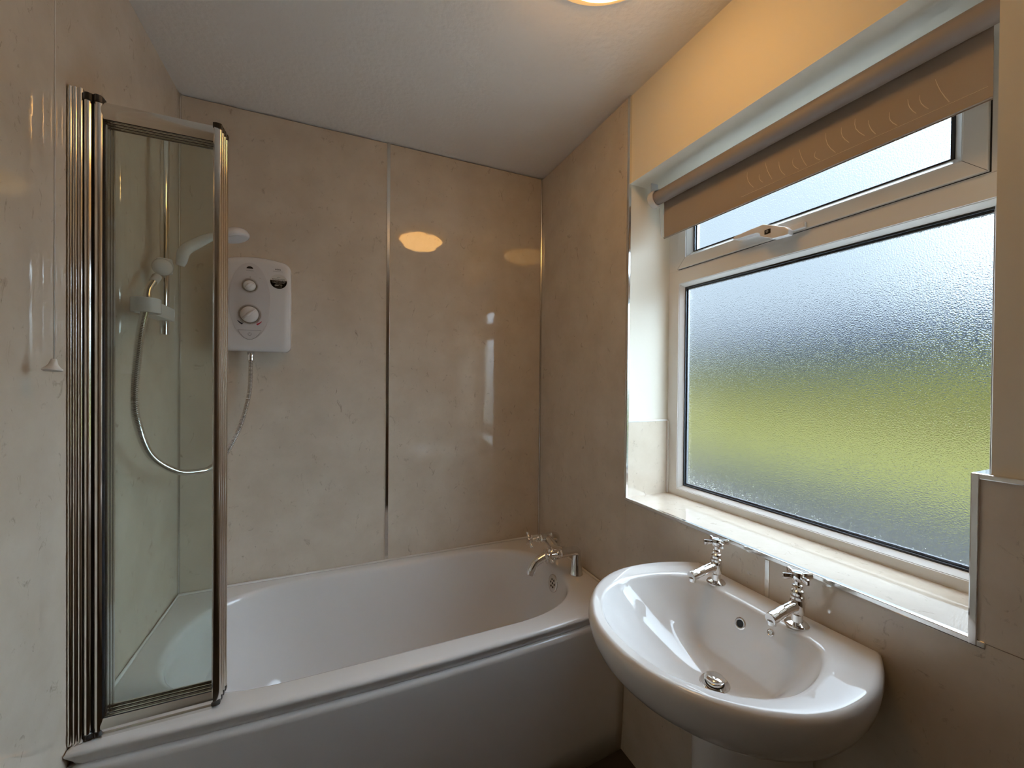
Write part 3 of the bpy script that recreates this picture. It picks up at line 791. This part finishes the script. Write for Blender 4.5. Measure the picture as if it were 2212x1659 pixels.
# waste and plug
wz = DZ + .0035
bm = bmesh.new(); lathe(bm, [(.031, -.004), (.0315, .0005), (.029, .003), (.020, .0015), (.018, -.003)], (DR.x - .002, DR.y, wz), (-.06, 0, 1), 40); ws = obj('waste_ring', bm, M['chrome'], bs, smooth=True, angle=50)
bm = bmesh.new(); lathe(bm, [(.0175, -.002), (.0175, .002), (.0165, .004), (.0205, .009), (.0208, .012), (.019, .0145), (.010, .0165), (.0005, .017)], (DR.x - .002, DR.y, wz), (-.02, .06, 1), 40); obj('plug', bm, M['chrome'], bs, smooth=True, angle=45)
bm = bmesh.new(); lathe(bm, [(.019, -.003), (.019, .0022)], (DR.x - .002, DR.y, wz), (-.06, 0, 1), 32); obj('waste_well', bm, M['hole'], ws)
# overflow and chain-stay hole on the back slope of the bowl
bn = Vector((-.90, 0, .42)).normalized()
def on_back(y, z):   # x of the back slope at this height
    f = (.824 - z) / (.824 - DZ); t_ = f / 2.0
    return -.091 + (DR.x + .091) * t_
for y, z, r1, r2 in ((BY + .006, .792, .0135, .0085), (BY - .062, .808, .0075, .0042)):
    o0 = Vector((on_back(y, z) - .001, y, z))
    bm = bmesh.new(); lathe(bm, [(r1, -.003), (r1, .0012), (r1 - .002, .0022), (r2, .0014), (r2 - .0005, -.003)], o0, bn, 32); q = obj('overflow_ring', bm, M['chrome'], bs, smooth=True, angle=50)
    bm = bmesh.new(); lathe(bm, [(r2 - .0002, -.002), (r2 - .0002, .0005)], o0, bn, 24); obj('overflow_hole', bm, M['hole'] if r2 > .005 else M['trim'], q)

# ------------------------------------------------------------------ basin taps
def basin_tap(x, y, label):
    t = thing('basin_tap', label, 'tap', (x, y, BT), 'basin pillar taps')
    z = BT - .0005
    bm = bmesh.new()
    lathe(bm, [(.0225, 0), (.0228, .003), (.0205, .0062), (.0135, .0085), (.0110, .0095), (.0105, .022), (.0105, .026)], (x, y, z), n=40)
    obj('base_flange', bm, M['chrome'], t, smooth=True, angle=35)
    bm = bmesh.new()
    lathe(bm, [(.0105, .024), (.0125, .028), (.0140, .034), (.0142, .050), (.0130, .055), (.0120, .057)], (x, y, z), n=40)
    tube(bm, spline([(x - .004, y, z + .043), (x - .020, y, z + .044), (x - .045, y, z + .041), (x - .072, y, z + .036), (x - .089, y, z + .0325)], 6), [.0105] * 7 + [.0100] * 5 + [.0105] * 6 + [.0112] * 6 + [.0108], 24, sq=1.12)
    lathe(bm, [(.0085, 0), (.0085, .008)], (x - .083, y, z + .0205), n=24)
    obj('spout', bm, M['chrome'], t, smooth=True, angle=40)
    bm = bmesh.new()
    lathe(bm, [(.0120, .056), (.0132, .058), (.0132, .063), (.0108, .066), (.0108, .070), (.0120, .072), (.0112, .076), (.0088, .078), (.0092, .082), (.0100, .084), (.0085, .087), (.0062, .088), (.0060, .099)], (x, y, z), n=36)
    obj('valve_body', bm, M['chrome'], t, smooth=True, angle=30)
    bm = bmesh.new()
    lathe(bm, [(.0090, .096), (.0108, .0985), (.0116, .104), (.0116, .112), (.0105, .1145), (.0088, .1140), (.0088, .1132), (.0005, .1132)], (x, y, z), n=36)
    hr = Vector((r_.x, r_.y, 0)).normalized(); hf = Vector((-hr.y, hr.x, 0))
    for d in (hr, -hr, hf, -hf):
        s = Vector((-d.y, d.x, 0)); c0 = Vector((x, y, z + .1065))
        rg = []
        for u, wd, ht in ((.009, .0024, .0046), (.016, .0024, .0050), (.0300, .0030, .0066), (.0320, .0022, .0054)):
            c = c0 + d * u
            rg.append([c + s * wd * a + Vector((0, 0, ht * b)) for a, b in ((1, .8), (.7, 1), (-.7, 1), (-1, .8), (-1, -.8), (-.7, -1), (.7, -1), (1, -.8))])
        loft(bm, rg)
    h = obj('cross_handle', bm, M['chrome'], t, smooth=True, angle=35)
    bm = bmesh.new(); lathe(bm, [(.0082, .1133), (.0075, .1143), (.0005, .1147)], (x, y, z), n=32); obj('index_disc', bm, M['alu'], h, smooth=True, angle=40)
    return t
basin_tap(-.064, -1.107, 'chrome cross-handle pillar tap on basin ledge, nearer the bath')
basin_tap(-.060, -1.306, 'chrome cross-handle pillar tap on basin ledge, farther from the bath')

# ------------------------------------------------------------------ outside the window
GZ = -.25
struct('bounce_paving', bx(.31, 2.9, -14, 14, GZ - .1, GZ), M['bounce_slabs'])  # added strip, hidden from the camera, throwing light up to the ceiling
struct('garden_patio', bx(2.9, 6.5, -14, 14, GZ - .1, GZ), M['patio'])
struct('garden_lawn', bx(6.5, 60, -60, 60, GZ - .12, GZ - .02), M['lawn'])
struct('garden_border', bx(13.5, 21, -60, 60, GZ - .05, GZ + .05), M['soil'])
def hedge(name, x, x1, zt, seed, m, amp):
    bm = bmesh.new(); n = 70
    rg = []
    for i in range(n + 1):
        y = -60 + 120 * i / n
        z = zt + amp * mnoise.noise((y * .12, seed, 0)) + amp * .5 * mnoise.noise((y * .4, seed, 3)); dx = .5 * mnoise.noise((y * .5, seed, 7))
        rg.append([(x + dx, y, GZ), (x + .1 + dx, y, GZ + (z - GZ) * .7), (x + .6 + dx, y, z), (x1 - .6, y, z), (x1, y, GZ + (z - GZ) * .7), (x1, y, GZ)])
    loft(bm, rg); return obj(name, bm, m, smooth=True, angle=60)
tag(hedge('garden_hedge', 21, 24, 1.9, 1, M['hedge'], .5), 'yellow-green hedge blurred behind the frosted window glass', 'hedge')
bm = bmesh.new()
for a in ((-9, -2.5, GZ, 5), (.1, 5, GZ, 5), (-2.5, .1, H + .1, 5), (-2.5, .1, GZ, 0)): box(bm, .22, .30, a[0], a[1], a[2], a[3])
struct('house_wall', bm, M['render'])
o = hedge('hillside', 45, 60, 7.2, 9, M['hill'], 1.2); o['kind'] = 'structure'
